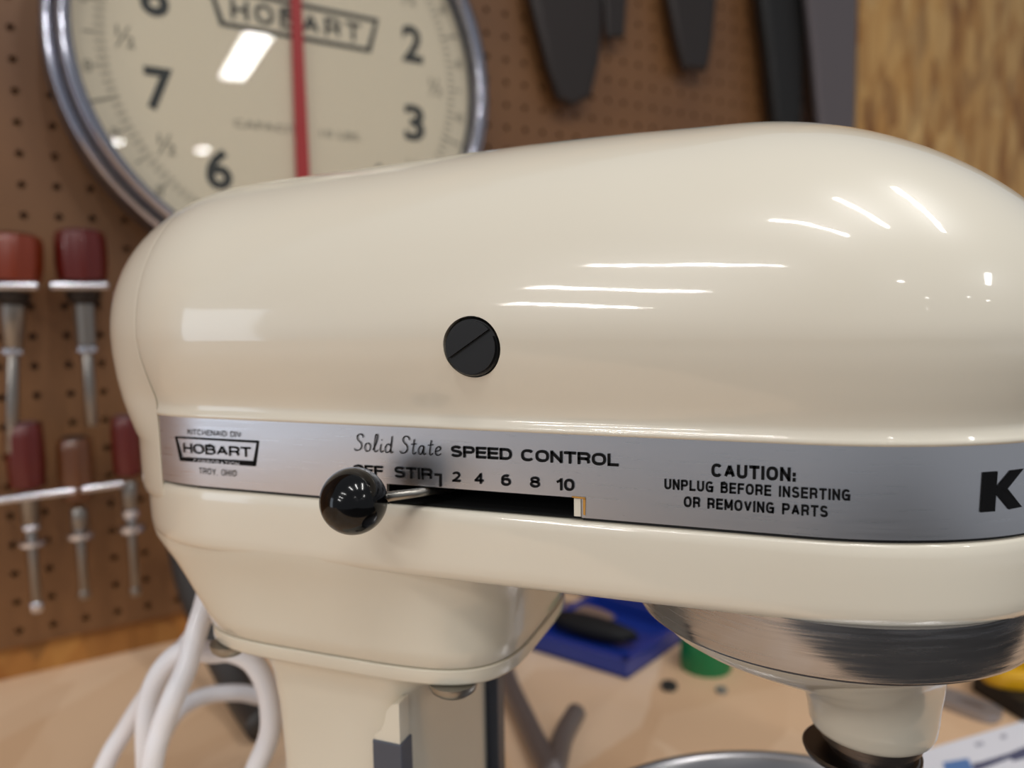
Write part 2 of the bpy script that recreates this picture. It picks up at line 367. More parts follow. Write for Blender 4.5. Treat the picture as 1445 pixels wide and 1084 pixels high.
def outline(n_end=40, n_side=60, g=1.0, inset=0.0, half=False):
    """plan outline, near side from rear tip to nose then back on the far side"""
    pts = []
    for i in range(n_end + 1):
        a = pi/2*i/n_end; pts.append((XR - (AR*g - inset)*cos(a), -(W0*g - inset)*sin(a)))
    for i in range(1, n_side): pts.append((XR + (0 - XR)*i/n_side, -(W0*g - inset)))
    for i in range(n_end + 1):
        a = pi/2*i/n_end; pts.append(((AN*g - inset)*sin(a), -(W0*g - inset)*cos(a)))
    if half: return pts
    return pts + [(x, -y) for x, y in pts[-2:0:-1]]
ZC = -.006
def ztop(x):
    b = .0565 - .0040*max(0, (-.05 - x)/.12)**1.3 + .0004*(1 - min(1, abs(x + .085)/.05))
    f = 1.0
    if x > -.02: t = min(1, (x + .02)/.0971); f = max(0, 1 - t*t)**.62
    if x < -.196: t = min(1, (-.196 - x)/.0646); f = max(0, 1 - t*t)**.46
    return ZC + (b - ZC)*f
GM = 1.10
def gfun(z):                      # bulge of the body below its widest line
    ks = [(-.0333, 1.012), (-.0325, 1.016), (-.0312, 1.006), (-.0295, 1.000), (-.0270, 1.008), (-.0200, 1.050), (-.013, 1.083), (ZC, GM)]
    if z <= ks[0][0]: return ks[0][1]
    for (a, ga), (b, gb) in zip(ks, ks[1:]):
        if z <= b:
            t = (z - a)/(b - a); return ga + (gb - ga)*t
    return GM
def gcap0(z, ks):
    if z <= ks[0][0]: return ks[0][1]
    for (a, ga), (b, gb) in zip(ks, ks[1:]):
        if z <= b: return ga + (gb - ga)*(z - a)/(b - a)
    return ks[-1][1]
GK_R = [(-.0668, .90), (-.0664, .94), (-.0655, .97), (-.064, .99), (-.061, 1.0), (-.0455, 1.004), (-.0440, 1.008), (-.0425, 1.020), (-.036, 1.052), (-.030, 1.078), (-.022, 1.103), (-.013, 1.12), (ZC, 1.125)]
GK_F = [(-.0668, .90), (-.0664, .94), (-.0655, .97), (-.064, .99), (-.061, 1.0), (-.036, 1.008), (-.0295, 1.010), (-.0270, 1.018), (-.0200, 1.055), (-.013, 1.085), (ZC, GM)]
def capmix(xb): t = max(0, min(1, (XSPLIT - xb)/.022)); return t*t*(3 - 2*t)
def gcap(z, xb): t = capmix(xb); return gcap0(z, GK_R)*t + gcap0(z, GK_F)*(1 - t)
XSPLIT = -.2090
def head_section(xb, cap=False):
    if cap: gf_ = lambda z: gcap(z, xb); zs = [-.0668, -.0664, -.0655, -.064, -.061, -.055, -.048, -.0455, -.044, -.0425, -.040, -.038, -.036, -.0325, -.030, -.0285, -.0270, -.0245, -.022, -.019, -.016, -.013, -.0105, -.008]
    else: gf_ = gfun; zs = None
    w = plan_w(xb); zs = zs or [-.0333, -.0325, -.0318, -.0312, -.0303, -.0295, -.0285, -.0270, -.0245, -.022, -.019, -.016, -.013, -.0105, -.008]
    def mp(g): return xb*g if xb > 0 else (XR + (xb - XR)*g if xb < XR else xb)
    pts = [(mp(gf_(z)), w*gf_(z), z) for z in zs]
    gm = gf_(ZC); xm = mp(gm); zt = ztop(xm); N = 26
    up = [(xm, w*gm*cos(pi/2*i/N)**.94 if i < N else 0, ZC + (zt - ZC)*sin(pi/2*i/N)) for i in range(N + 1)]
    near = pts + up
    ring = [Vector((x, YC - y, z)) for x, y, z in near] + [Vector((x, YC + y, z)) for x, y, z in near[-2::-1]]
    return ring
st = []
for i in range(34): st.append(XR - AR*cos(pi/2*(i + .15)/34))
for i in range(70): st.append(XR + (0 - XR)*i/70)
for i in range(44): st.append(AN*sin(pi/2*i/44))
st.append(AN*sin(pi/2*43.75/44))
XSPLIT = -.2090
rear = [x for x in st if x < XSPLIT - .001]; front = [x for x in st if x > XSPLIT + .001]
front = [XSPLIT + .0001, XSPLIT + .0004] + front; rear = rear + [XSPLIT - .0004, XSPLIT - .0001]
def head_part(xs, shrink=None, cap=False):
    rings = [head_section(x, cap) for x in xs]
    if shrink is not None:        # soft lip along the seam
        c = rings[shrink]; rings[shrink] = [Vector((p.x, YC + (p.y - YC)*.9992, ZC + (p.z - ZC)*.9992 if p.z > ZC else p.z)) for p in c]
    return loft(rings)
# upper head with a bored hole for the side screw
SX, SZ, SR = -.0858, -.0093, .0086
hv, hf = head_part(front, 0)
tmp = obj('tmp', hv, hf, CREAM); src = tmp.data
bm = bmesh.new(); bm.from_mesh(src); bmesh.ops.recalc_face_normals(bm, faces=bm.faces); bm.to_mesh(src); bm.free()
kd = KDTree(len(src.vertices)); nrm = [v.normal.copy() for v in src.vertices]
for v in src.vertices: kd.insert(v.co, v.index)
kd.balance()
cv, cfc = revolve([(SR, -.03), (SR, .0)], (SX, .2025, SZ), Vector((0, 1, 0)), 72)
cut = obj('cut', cv, cfc, CREAM); bm = bmesh.new(); bm.from_mesh(cut.data); bmesh.ops.recalc_face_normals(bm, faces=bm.faces); bm.to_mesh(cut.data); bm.free()
md = tmp.modifiers.new('b', 'BOOLEAN'); md.operation = 'DIFFERENCE'; md.object = cut; md.solver = 'EXACT'
dg = bpy.context.evaluated_depsgraph_get(); dg.update(); ev = tmp.evaluated_get(dg).to_mesh()
vv = [tmp.matrix_world @ v.co for v in ev.vertices]; ff = [tuple(p.vertices) for p in ev.polygons]
vv = [Vector(v.co) for v in ev.vertices]
tmp.evaluated_get(dg).to_mesh_clear()
tmp.modifiers.clear()
head = obj('upper_housing', vv, ff, CREAM, mixer)
me = head.data; off = Vector(head['_o'])
cn = []
for p in me.polygons:
    c = p.center + off; dr = sqrt((c.x - SX)**2 + (c.z - SZ)**2)
    inside = dr < SR*1.002 and c.y < .21 and c.y > .19
    flat = abs(p.normal.z) > .98 and c.z < -.033
    for li in p.loop_indices:
        if inside or flat: cn.append(tuple(p.normal)); continue
        q = me.vertices[me.loops[li].vertex_index].co + off; acc = Vector((0, 0, 0))
        for co, ix, ds in kd.find_n(q, 4): 
            acc += nrm[ix]/(ds + 1e-5)**2
        cn.append(tuple(acc.normalized()))
me.normals_split_custom_set(cn)
bpy.data.objects.remove(tmp); bpy.data.objects.remove(cut)
v, f = head_part(rear, len(rear) - 1, True)
obj('rear_cap', v, f, CREAM, mixer, smooth=50, label='rounded rear end cap closed against the housing at a fine seam')
# side screw, sunk in its hole
ysurf = YC - W0*GM*.999
sc = obj('side_screw', *revolve([(.0, .0062), (SR*.955, .0062), (SR*.955, .0021), (SR*.90, .0014), (SR*.0, .0014)], (SX, ysurf - .0008, SZ), Vector((0, 1, 0)), 64, False), SCREWB, mixer, smooth=35, label='black slotted screw cap sunk in the side of the head')
# two half-moon faces standing proud around the slot
sa = radians(33)
ca, sn = cos(sa), sin(sa)
def scr(u, v_, h): return Vector((SX + u*ca - v_*sn, ysurf + h, SZ + u*sn + v_*ca))
for sgn in (1, -1):
    R_ = SR*.86; pl = []; lo_ = .0011; a0 = math.asin(lo_/R_)
    for i in range(25):
        a = a0 + (pi - 2*a0)*i/24; pl.append((R_*cos(a), sgn*R_*sin(a)))
    if sgn < 0: pl = pl[::-1]
    V, Fc = prism(pl, scr, .0007, -.0006); obj('screw_face', V, Fc, SCREWB, sc, smooth=0)

# core behind the band (cream), black strip for the gap's shade, slot opening
ol = outline(30, 92)
nh = 30 + 92 + 30
def strip(x_fn, zlist, inset, skip=None, xr=None):
    """wall on the plan outline; skip(x, zmid, near) drops cells"""
    V = []; Fc = []; n = len(x_fn)
    for z in zlist:
        for (x, y) in x_fn:
            l_ = sqrt(max(1e-12, 1)); cx = min(max(x, XR), 0); dx, dy = x - cx, y
            L = sqrt(dx*dx + dy*dy) or 1; V.append(Vector((x - dx/L*inset, YC + y - dy/L*inset, z)))
    for k in range(len(zlist) - 1):
        for j in range(n):
            j2 = (j + 1) % n; xm = (x_fn[j][0] + x_fn[j2][0])/2; ym = (x_fn[j][1] + x_fn[j2][1])/2; zm = (zlist[k] + zlist[k+1])/2
            if skip and skip(xm, zm, ym < 0): continue
            Fc.append((k*n + j, k*n + j2, (k+1)*n + j2, (k+1)*n + j))
    return V, Fc
# a plan outline carrying exact columns at the slot ends
SLX0, SLX1, SLZ = -.1168, -.0560, -.0508
BX0 = -.2080
def refine(pts, xs_):
    out = list(pts)
    for X in xs_:
        for i in range(len(out) - 1):
            (x0, y0), (x1, y1) = out[i], out[i+1]
            if y0 < 0 and (x0 - X)*(x1 - X) < 0: out.insert(i + 1, (X, -plan_w(X))); break
    for X in xs_[2:]:
        for i in range(len(out) - 1):
            (x0, y0), (x1, y1) = out[i], out[i+1]
            if y0 > 0 and (x0 - X)*(x1 - X) < 0: out.insert(i + 1, (X, plan_w(X))); break
    return out
olr = refine(ol, [SLX0, SLX1, BX0])
core = obj('core_wall', *strip(olr, [ZT + .0003, SLZ, ZB, -.0566], .0009, lambda x, z, nr: nr and SLX0 < x < SLX1 and z < SLZ), CREAM, mixer, smooth=40)
gv, gf = strip(olr, [ZB + .0004, -.0585], .0012, lambda x, z, nr: x < -.19 or (nr and SLX0 < x < SLX1))  # shade of the open gap put in as a recessed black strip
obj('seam_shade', gv, gf, GAP, mixer, smooth=40, label='thin black strip painted as shade in the seam under the steel band')
# black box painting in the shade of the hollow behind the slot
V, Fc = box(SLX0 - .004, SLX1 + .004, .2012, .222, ZB - .0005, SLZ + .004)
bxo = obj('slot_shade_box', V, [q for q in Fc if not all(abs(V[i].y - .2012) < 1e-6 for i in q)], DARK, mixer, smooth=0, label='black box painted as the shade inside the speed slot')
# band
n_ = len(olr)
bV, bF = strip(olr, [ZB, SLZ, ZT + .0002], -.0003, lambda x, z, nr: x < BX0 or (nr and SLX0 < x < SLX1 and z < SLZ))
bV2, bF2 = strip(olr, [ZB, SLZ, ZT + .0002], .0006, lambda x, z, nr: x < BX0 or (nr and SLX0 < x < SLX1 and z < SLZ))
k = len(bV); V = bV + bV2; Fc = bF + [tuple(i + k for i in q[::-1]) for q in bF2]
from collections import Counter
ec = Counter()
for q in bF:
    for i in range(4): ec[frozenset((q[i], q[(i+1) % 4]))] += 1
for q in bF:
    for i in range(4):
        a, b = q[i], q[(i+1) % 4]
        if ec[frozenset((a, b))] == 1: Fc.append((b, a, a + k, b + k))
band = obj('trim_band', V, Fc, STEEL, mixer, smooth=40, label='brushed steel band printed with black lettering')
obj('slot_rim', *box(SLX1 - .0022, SLX1 - .0003, .1999, .2045, ZB + .0002, SLZ - .0003), CREAM, mixer, smooth=0)
def band_fit(V2, Fc, x0, x1, z0, z1, name='lettering', m=INK, lift=.0006, par=None, dz=0):
    V = []
    for a, b in V2:
        x = x0 + (x1 - x0)*a; V.append(Vector((x, near_y(x) - lift, z0 + (z1 - z0)*b)))
    return obj(name, V, Fc, m, par or band, smooth=0)
def band_text(s, xl, xr, ytop, ybot, bold=0.0, shear=0, sep=.02, name='lettering'):
    a = on_band(xl, ybot); t_ = on_band(xl, ytop); b = on_band(xr, ybot)
    asp = (b[0] - a[0])/(t_[1] - a[1])
    V2, Fc = glyph_text(s, asp, bold, sep)
    return band_fit(V2, Fc, a[0], b[0], a[1], t_[1], name)
band_text('KITCHENAID DIV', 266.5, 341.5, 605.0, 612.6, .14, 0, .20)
band_text('HOBART', 260.6, 354.9, 624.8, 638.3, .19, 0, .22)
band_text('TROY, OHIO', 282.7, 334.9, 659.6, 668.2, .12, 0, .22)
band_text('SPEED CONTROL', 637.2, 873.4, 628.3, 644.4, .225, 0, .13)
band_text('OFF', 499.3, 541.3, 655.0, 669.0, .22, 0, .13)
band_text('STIR', 557.8, 611.2, 657.6, 673.6, .22, 0, .13)
for s, xl, xr, yt, yb in (('2', 639.2, 650.6, 665, 679.4), ('4', 670.7, 683, 667, 681.9), ('6', 708, 721.6, 668.8, 684.9), ('8', 748.8, 762.6, 671.9, 687.4), ('10', 785, 811, 674.4, 691)):
    band_text(s, xl, xr, yt, yb, .21, 0, .14)
band_text('CAUTION:', 1004, 1123, 653.6, 672.4, .215, 0, .13)
band_text('UNPLUG BEFORE INSERTING', 937.9, 1200.4, 675.2, 689.8, .185, 0, .14)
band_text('OR REMOVING PARTS', 965.2, 1168.4, 700.0, 714.8, .185, 0, .14)
# bracket after STIR
def band_poly(pp, name='lettering', lift=.0006, par=None, m=INK):
    P = [on_band(a, b) for a, b in pp]
    return obj(name, [Vector((x, near_y(x) - lift, z)) for x, z in P], [tuple(range(len(P)))], m, par or band, smooth=0)
def band_quads(quads, name, lift=.0006, m=INK):
    V = []; Fc = []
    for q in quads:
        if len(q) == 4 and abs(q[0][0] - q[3][0]) > 40:
            for i in range(12):
                k = len(V); c4 = []
                for (p, r_), t_ in (((q[0], q[3]), i/12), ((q[1], q[2]), i/12), ((q[1], q[2]), (i+1)/12), ((q[0], q[3]), (i+1)/12)):
                    x, z = on_band(p[0] + (r_[0] - p[0])*t_, p[1] + (r_[1] - p[1])*t_); V.append(Vector((x, near_y(x) - lift, z)))
                Fc.append((k, k+1, k+2, k+3))
            continue
        k = len(V)
        for a, b in q: x, z = on_band(a, b); V.append(Vector((x, near_y(x) - lift, z)))
        Fc.append(tuple(range(k, k + len(q))))
    return obj(name, V, Fc, m, band, smooth=0)
band_quads([[(614, 667.6), (614, 671), (620.8, 671.6), (624.2, 668.6)], [(620.8, 671.6), (620.8, 686.5), (624.2, 686.8), (624.2, 668.6)]], 'lettering')
band_quads([[(807, 699.8), (826.5, 701.6), (827, 704.2), (808, 701.6)], [(823.2, 703), (827, 703.4), (826.4, 727), (823.6, 725.5)]], 'glue_residue', .0005, mat('ochre_glue', 'C08A3A', .6))
# badge outline: trapezoid with a thick foot
band_quads([[(248.4, 615.4), (251.0, 618.0), (364.0, 625.0), (366.4, 621.8)],
            [(248.4, 615.4), (255.6, 650.0), (258.6, 646.0), (251.0, 618.0)],
            [(366.4, 621.8), (363.6, 624.6), (358.8, 651), (361.8, 657.6)],
            [(254.9, 644.6), (256.2, 650.2), (361.8, 657.8), (361.0, 650.6)]], 'badge_outline')
x0, z0 = on_band(276, 652.4) ; x1, z1 = on_band(276, 647.2); x2, _ = on_band(340, 654)
V2, Fc = glyph_text('CORPORATION', 14, .16, .35); band_fit(V2, Fc, x0, x2, z0, z1, 'lettering', STEEL, .0009)
# script lettering 'Solid State' drawn with a pen
G = {
 'S': (.62, [[(.58, .80), (.50, .97), (.28, 1.0), (.16, .84), (.24, .64), (.44, .48), (.50, .26), (.36, .06), (.14, .02), (.02, .14)]]),
 'o': (.50, [[(.26, .50), (.08, .42), (.04, .18), (.18, .0), (.36, .08), (.40, .34), (.26, .50)]]),
 'l': (.34, [[(.02, .10), (.22, .60), (.26, .98), (.14, 1.0), (.10, .60), (.10, .12), (.24, .0), (.34, .12)]]),
 'i': (.30, [[(.12, .48), (.10, .12), (.20, .0), (.30, .10)], [(.15, .70), (.16, .76)]]),
 'd': (.56, [[(.38, .42), (.20, .50), (.05, .30), (.10, .04), (.26, .02), (.40, .22), (.44, .98)], [(.44, .98), (.41, .12), (.50, .0), (.56, .08)]]),
 't': (.40, [[(.20, .86), (.16, .14), (.26, .0), (.38, .12)], [(.02, .56), (.36, .60)]]),
 'a': (.54, [[(.38, .44), (.20, .50), (.05, .30), (.10, .04), (.26, .04), (.38, .44)], [(.38, .44), (.36, .12), (.46, .0), (.54, .10)]]),
 'e': (.46, [[(.06, .22), (.30, .30), (.34, .44), (.20, .50), (.06, .34), (.08, .08), (.24, .0), (.42, .12)]]),
 ' ': (.30, [])}
adv = 0; paths = []
for ch in 'Solid State':
    w_, ps = G[ch]; paths += [[(a + adv + b*.12, b) for a, b in P] for P in ps]; adv += w_ + .07
V2, Fc = stroke(paths, .062); mx = max(a for a, b in V2)
a = on_band(500.5, 635.6); t_ = on_band(500.5, 612.2); b = on_band(624.0, 641)
band_fit([(q[0]/mx, q[1]) for q in V2], Fc, a[0], b[0], a[1], t_[1], 'lettering')
# start of the maker's name at the nose: bold K
band_quads([[(1386.2, 666.2), (1382.4, 722.6), (1403.6, 721.0), (1407.4, 664.6)],
            [(1405.0, 697.0), (1406.2, 686.0), (1424.5, 663.6), (1444.0, 660.8), (1421.5, 689.0)],
            [(1405.0, 697.0), (1412.0, 690.0), (1421.5, 689.0), (1441.5, 714.6), (1422.6, 718.4)]], 'lettering')

# lower skirt of the head
def ring_at(z, inset=0, g=1.0):
    out = []
    for x, y in ol:
        cx = min(max(x, XR), 0); dx, dy = x - cx, y; L = sqrt(dx*dx + dy*dy) or 1
        out.append(Vector((x - dx/L*inset, YC + y - dy/L*inset, z)))
    return out
zt_ = -.0574
rings = [ring_at(zt_, .0025), ring_at(zt_, .0008), ring_at(zt_ - .0003, .0002), ring_at(zt_ - .001, -.0002), ring_at(-.061, -.0004), ring_at(-.066, -.0003), ring_at(-.0735, 0), ring_at(-.0762, .0002), ring_at(-.0778, .0008), ring_at(-.0790, .0018), ring_at(-.0797, .0032), ring_at(-.0799, .007)]
rings = [[Vector((max(p.x, XR + (p.x - XR)*.93), p.y, p.z)) for p in r_] for r_ in rings]
obj('lower_housing', *loft(rings), CREAM, mixer, smooth=60)
# neck block under the rear of the head
def rrect(x0, x1, h, n, z, N=96):
    cx, a = (x0 + x1)/2, (x1 - x0)/2; out = []
    for i in range(N):
        t = 2*pi*i/N; c, s = cos(t), sin(t)
        out.append(Vector((cx + a*math.copysign(abs(c)**(2/n), c), YC + h*math.copysign(abs(s)**(2/n), s), z)))
    return out
nk = [(-.2480, -.050, .0579, 2.5, -.0660), (-.2455, -.0560, .0580, 2.6, -.0700), (-.2440, -.0620, .0580, 2.7, -.0735), (-.2420, -.0690, .0576, 2.8, -.0770), (-.2390, -.0740, .0566, 3.0, -.0805), (-.2345, -.0785, .0550, 3.2, -.0845), (-.2295, -.0815, .0534, 3.4, -.0890), (-.2240, -.0838, .0520, 3.7, -.0945), (-.2185, -.0852, .0509, 4.0, -.1005), (-.2135, -.0860, .0501, 4.2, -.1065), (-.2095, -.0866, .0494, 4.4, -.1122), (-.2088, -.0870, .0488, 4.4, -.1127)]
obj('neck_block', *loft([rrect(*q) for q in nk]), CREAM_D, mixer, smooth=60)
fg = [(-.2060, -.0890, .0465, 4.4, -.1124), (-.2060, -.0890, .0465, 4.4, -.1131), (-.2090, -.0868, .0490, 4.4, -.1132), (-.2095, -.0864, .0494, 4.4, -.1135), (-.2095, -.0864, .0494, 4.4, -.1172), (-.2088, -.0870, .0488, 4.4, -.1182), (-.2070, -.0885, .0472, 4.4, -.1186)]
obj('neck_flange', *loft([rrect(*q) for q in fg]), CREAM_D, mixer, smooth=50, label='cream flange plate under the neck, split off by a dark seam')
# column down to the base
cl = [(-.1930, -.0990, .0455, 4, -.1185), (-.1870, -.1110, .0430, 5, -.1215), (-.1825, -.1190, .0415, 6, -.1280), (-.1795, -.1230, .0407, 7, -.1400), (-.1780, -.1240, .0405, 7, -.1600), (-.1780, -.1240, .0405, 7, -.2200), (-.183, -.1200, .0415, 6, -.2500), (-.196, -.108, .0450, 5, -.2680)]
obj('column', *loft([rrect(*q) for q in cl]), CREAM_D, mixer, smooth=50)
bs = [(-.232, .120, .084, 3.4, -.2640), (-.238, .127, .090, 3.4, -.2665), (-.241, .130, .093, 3.4, -.2720), (-.242, .131, .094, 3.4, -.2920), (-.241, .130, .093, 3.4, -.2954)]
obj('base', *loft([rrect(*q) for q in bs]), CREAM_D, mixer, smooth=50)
# bowl-lift rail on the column's front corner, with its dark strip
RSTR = mat('dark_grey_strip', '474C58', .35)
for side in (-1, 1):
    ya = YC + side*.0462; yb = YC + side*.0385; y0_, y1_ = min(ya, yb), max(ya, yb)
    pf = [(-.1318, -.250), (-.1318, -.1402), (-.1308, -.1392), (-.1290, -.1376), (-.1278, -.1350), (-.1270, -.1310), (-.1250, -.1285), (-.1222, -.1275), (-.1222, -.250)]
    V, Fc = prism(pf, lambda u, v, h: Vector((u, h, v)), y0_ + .0006, y1_ - .0006)
    obj('slide_rail', V, Fc, CREAM_D, mixer, smooth=0)
    obj('rail_strip', *box(-.1324, -.1214, y0_ + (.0 if side < 0 else 0), y1_, -.250, -.1416, .0004), RSTR, mixer, smooth=0, label='dark grey strip on the column rail')
def bolt(px, py, y, z, r_):
    p = on_y(px, py, y); 
    o = obj('flange_bolt', *revolve([(r_*.3, .0), (r_, .0), (r_*1.0, -.0012), (r_*.93, -.0026), (r_*.7, -.0040), (r_*.3, -.0048), (0, -.005)], (p.x, p.y, z), uz, 32, False), SATIN, mixer, smooth=50, label='domed steel bolt under the neck flange')
    return o
bolt(640, 972, .2165, -.1184, .0080); bolt(324, 910, .2165, -.1184, .0068)
for x in (-.105, -.190): obj('flange_bolt', *revolve([(.0, .0), (.0078, .0), (.0072, -.0028), (.0045, -.0046), (0, -.005)], (x, .2995, -.1184), uz, 24, False), SATIN, mixer, smooth=50)
# planetary: chrome drip ring, cream underside, hub, shaft
RC = (.0070, YC, 0); RR = .0577
ring_p = [(RR - .004, ZS + .0015), (RR, ZS + .0015), (RR, ZS - .0002), (RR + .0001, -.0922), (RR - .0003, -.0930), (RR - .0012, -.0934), (RR - .0022, -.0932), (RR - .0028, -.0922), (RR - .003, ZS + .0015)]
obj('drip_ring', *revolve(ring_p, RC, uz, 144, False), RING, mixer, smooth=50, label='brushed chrome ring under the front of the head')
HX = .0225
HC = (HX, YC, 0)
def circ(cx, r_, z, n=96): return [Vector((cx + r_*cos(2*pi*j/n), YC + r_*sin(2*pi*j/n), z)) for j in range(n)]
pc = [(.0070, .0540, -.0840), (.0070, .0540, -.0935), (.0060, .0520, -.0960), (.0045, .0478, -.0994), (.0045, .0430, -.1026), (.0068, .0375, -.1060), (.0105, .0325, -.1092), (.0148, .0281, -.1120), (.0185, .0243, -.1150), (.0207, .0218, -.1182), (.0222, .0197, -.1225), (.0225, .0191, -.1270), (.0225, .0186, -.1308), (.0225, .0179, -.1323), (.0225, .0165, -.1333), (.0225, .012, -.1336)]
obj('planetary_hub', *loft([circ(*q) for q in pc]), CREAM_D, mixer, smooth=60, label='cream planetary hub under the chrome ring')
sp = [(r_, z_ - .0040) for r_, z_ in ((.0158, -.1285), (.0158, -.1308), (.0150, -.1313), (.0150, -.1325), (.0135, -.1327), (.0135, -.1338), (.0125, -.1343), (.0125, -.1363), (.0150, -.1365), (.0150, -.1375), (.0125, -.1379), (.0085, -.140), (.0065, -.143), (.0065, -.180), (0, -.180))]
obj('beater_shaft', *revolve(sp, HC, uz, 64, False), SPRING, mixer, smooth=35, label='dark stepped steel shaft below the cream hub')
# shaft collar lying beside the hub foot
obj('shaft_collar', *revolve([(.0, -.1400), (.0168, -.1400), (.0174, -.1406), (.0168, -.1420), (0, -.1420)], (HX - .003, YC, 0), uz, 64, False), SPRING, mixer, smooth=35)
# speed lever and knob
kc = at_depth(499, 707, .2145)
ra = on_y(640, 689, .2080); rb = kc + (ra - kc).normalized()*.0085
lv = obj('speed_lever', *tube([ra, rb], [.0011, .0015], 16), SATIN, mixer, label='thin steel lever through the band slot')
def sphere(c, R_, nu=48, nv=28):
    prof = [(R_*sin(pi*i/nv), -R_*cos(pi*i/nv)) for i in range(nv + 1)]; prof[0] = (1e-5, -R_); prof[-1] = (1e-5, R_)
    return revolve(prof, c, (ra - kc).normalized(), nu)
obj('control_knob', *sphere(kc, .00945), BLACKP, mixer, label='glossy black ball knob on the speed lever')

# bowl standing on the base
bw = root('mixing_bowl', 'bright steel mixing bowl whose rim shows under the beater hub', 'bowl', (.0125, YC, -.264))
BR = .108
bprof = [(.042, -.2635), (.044, -.2600), (.060, -.2560), (.085, -.243), (.1, -.229), (.106, -.216), (BR, -.2103), (BR + .0018, -.2091), (BR + .0010, -.2077), (BR - .001, -.2077), (BR - .003, -.2098), (.104, -.216), (.098, -.229), (.083, -.2415), (.058, -.2546), (0, -.256)]
obj('bowl_body', *revolve(bprof, (.0125, YC, 0), uz, 96, False), BOWLM, bw, smooth=50)

# ================================================================== WHITE CORD
Z1, Z2, Z3 = .335, .36, .42
cp_ = [(300, 800, .34), (290, 850, .335), (274, 902, .33), (263, 943, .325), (245, 983, .32), (228, 1027, .32), (216, 1070, .32), (205, 1150, .325), (195, 1225, .345),
       (205, 1215, .37), (208, 1150, .36), (207, 1084, .35), (206, 1027, .345), (211, 983, .345), (230, 943, .345), (262, 917, .345), (300, 921, .34), (327, 920, .34), (356, 934, .34), (375, 966, .34), (382, 1007, .34), (379, 1041, .34), (363, 1080, .34), (330, 1150, .345), (250, 1200, .36), (150, 1170, .375), (140, 1110, .38),
       (155, 1066, .38), (178, 1028, .38), (202, 990, .375), (235, 945, .365), (272, 900, .36), (290, 868, .37), (310, 870, .42), (400, 930, .47),
       (410, 985, .48), (372, 984, .46), (340, 978, .45), (300, 980, .44), (270, 990, .43), (245, 1010, .42), (225, 1050, .42), (215, 1100, .43)]
pts = spline([at_depth(a, b, c) for a, b, c in cp_], 8)
pts = [Vector((p.x, p.y, max(p.z, TABLE + .0052))) for p in pts]
co = obj('power_cord', *tube(pts, .0047, 14), WHITEC, org=(-.25, .25, TABLE))
tag(co, 'coiled white power cord hanging in loops beside the mixer column', 'cord')

# ================================================================== BENCH ITEMS
def up(p): return Vector((p.x, p.y, TABLE))
hose = obj('pry_bar', *tube(spline([at_depth(250, 740, .66), at_depth(268, 820, .63), at_depth(300, 900, .60), at_depth(340, 980, .57), up(on_z(372, 1048, TABLE)) + uz*.012]), .0115, 14), DHOSE, org=up(on_z(372, 1048, TABLE)))
tag(hose, 'dark curved bar leaning against the wall behind the white cord', 'bar')
# dough hook
h = [(706, 925), (712, 955), (722, 985), (738, 1020), (754, 1055), (768, 1085), (780, 1105), (786, 1090), (793, 1060), (803, 1038), (813, 1020)]
hk = obj('dough_hook', *tube(spline([up(on_z(a, b, TABLE)) + uz*.0075 for a, b in h], 5), .0072, 14), mat('hook_metal', '857C7A', .45, .6), org=up(on_z(770, 1084, TABLE)))
tag(hk, 'bent grey metal hook lying on the bench right of the column', 'hook')
# blue tray
BLUE = mat('blue_plastic', '1B3690', .35, coat=.3)
A, B, C_, D_ = [up(on_z(*q, TABLE)) for q in ((736, 914), (885, 960), (975, 898), (842, 856))]
tr = root('parts_tray', 'shallow open blue plastic tray with dark and brown contents on the bench', 'tray', (A + C_)/2)
def quadslab(P, z0, z1): return prism([(p.x, p.y) for p in P], lambda u, v, h_: Vector((u, v, TABLE + h_)), z0, z1)
obj('tray_floor', *quadslab([A, B, C_, D_], .0006, .003), BLUE, tr, smooth=0)
for p, q in ((A, B), (B, C_), (C_, D_), (D_, A)):
    d = (q - p).normalized(); nn = Vector((-d.y, d.x, 0))*.006
    obj('tray_side', *quadslab([p, q, q + nn, p + nn], .0006, .016), BLUE, tr, smooth=0)
cen = (A + B + C_ + D_)/4
def blob(name, m, px, py, rx, ry, rz_, ang, label, cat):
    p = up(on_z(px, py, TABLE)); V, Fc = revolve([(1e-4, -1), (.5, -.87), (.87, -.5), (1, 0), (.9, .45), (.6, .8), (1e-4, 1)], (0, 0, 0), uz, 24)
    R_ = Matrix.Rotation(ang, 3, 'Z'); rnd = random.Random(px)
    V = [R_ @ Vector((v.x*rx*(1 + .12*sin(5*v.y + px)), v.y*ry, v.z*rz_)) + p + uz*(rz_ + .0035) for v in V]
    o = obj(name, V, Fc, m, org=p); return tag(o, label, cat)
tri = (B - A).normalized(); ang = math.atan2(tri.y, tri.x)
blob('black_pouch', mat('black_fabric', '0A0A0D', .7), 835, 905, .045, .013, .010, ang, 'lumpy black tool pouch lying in the blue tray', 'pouch')
blob('brown_pad', mat('brown_cloth', '8A7062', .8), 815, 876, .04, .018, .005, ang, 'folded grey brown cloth in the blue tray behind the black pouch', 'cloth')
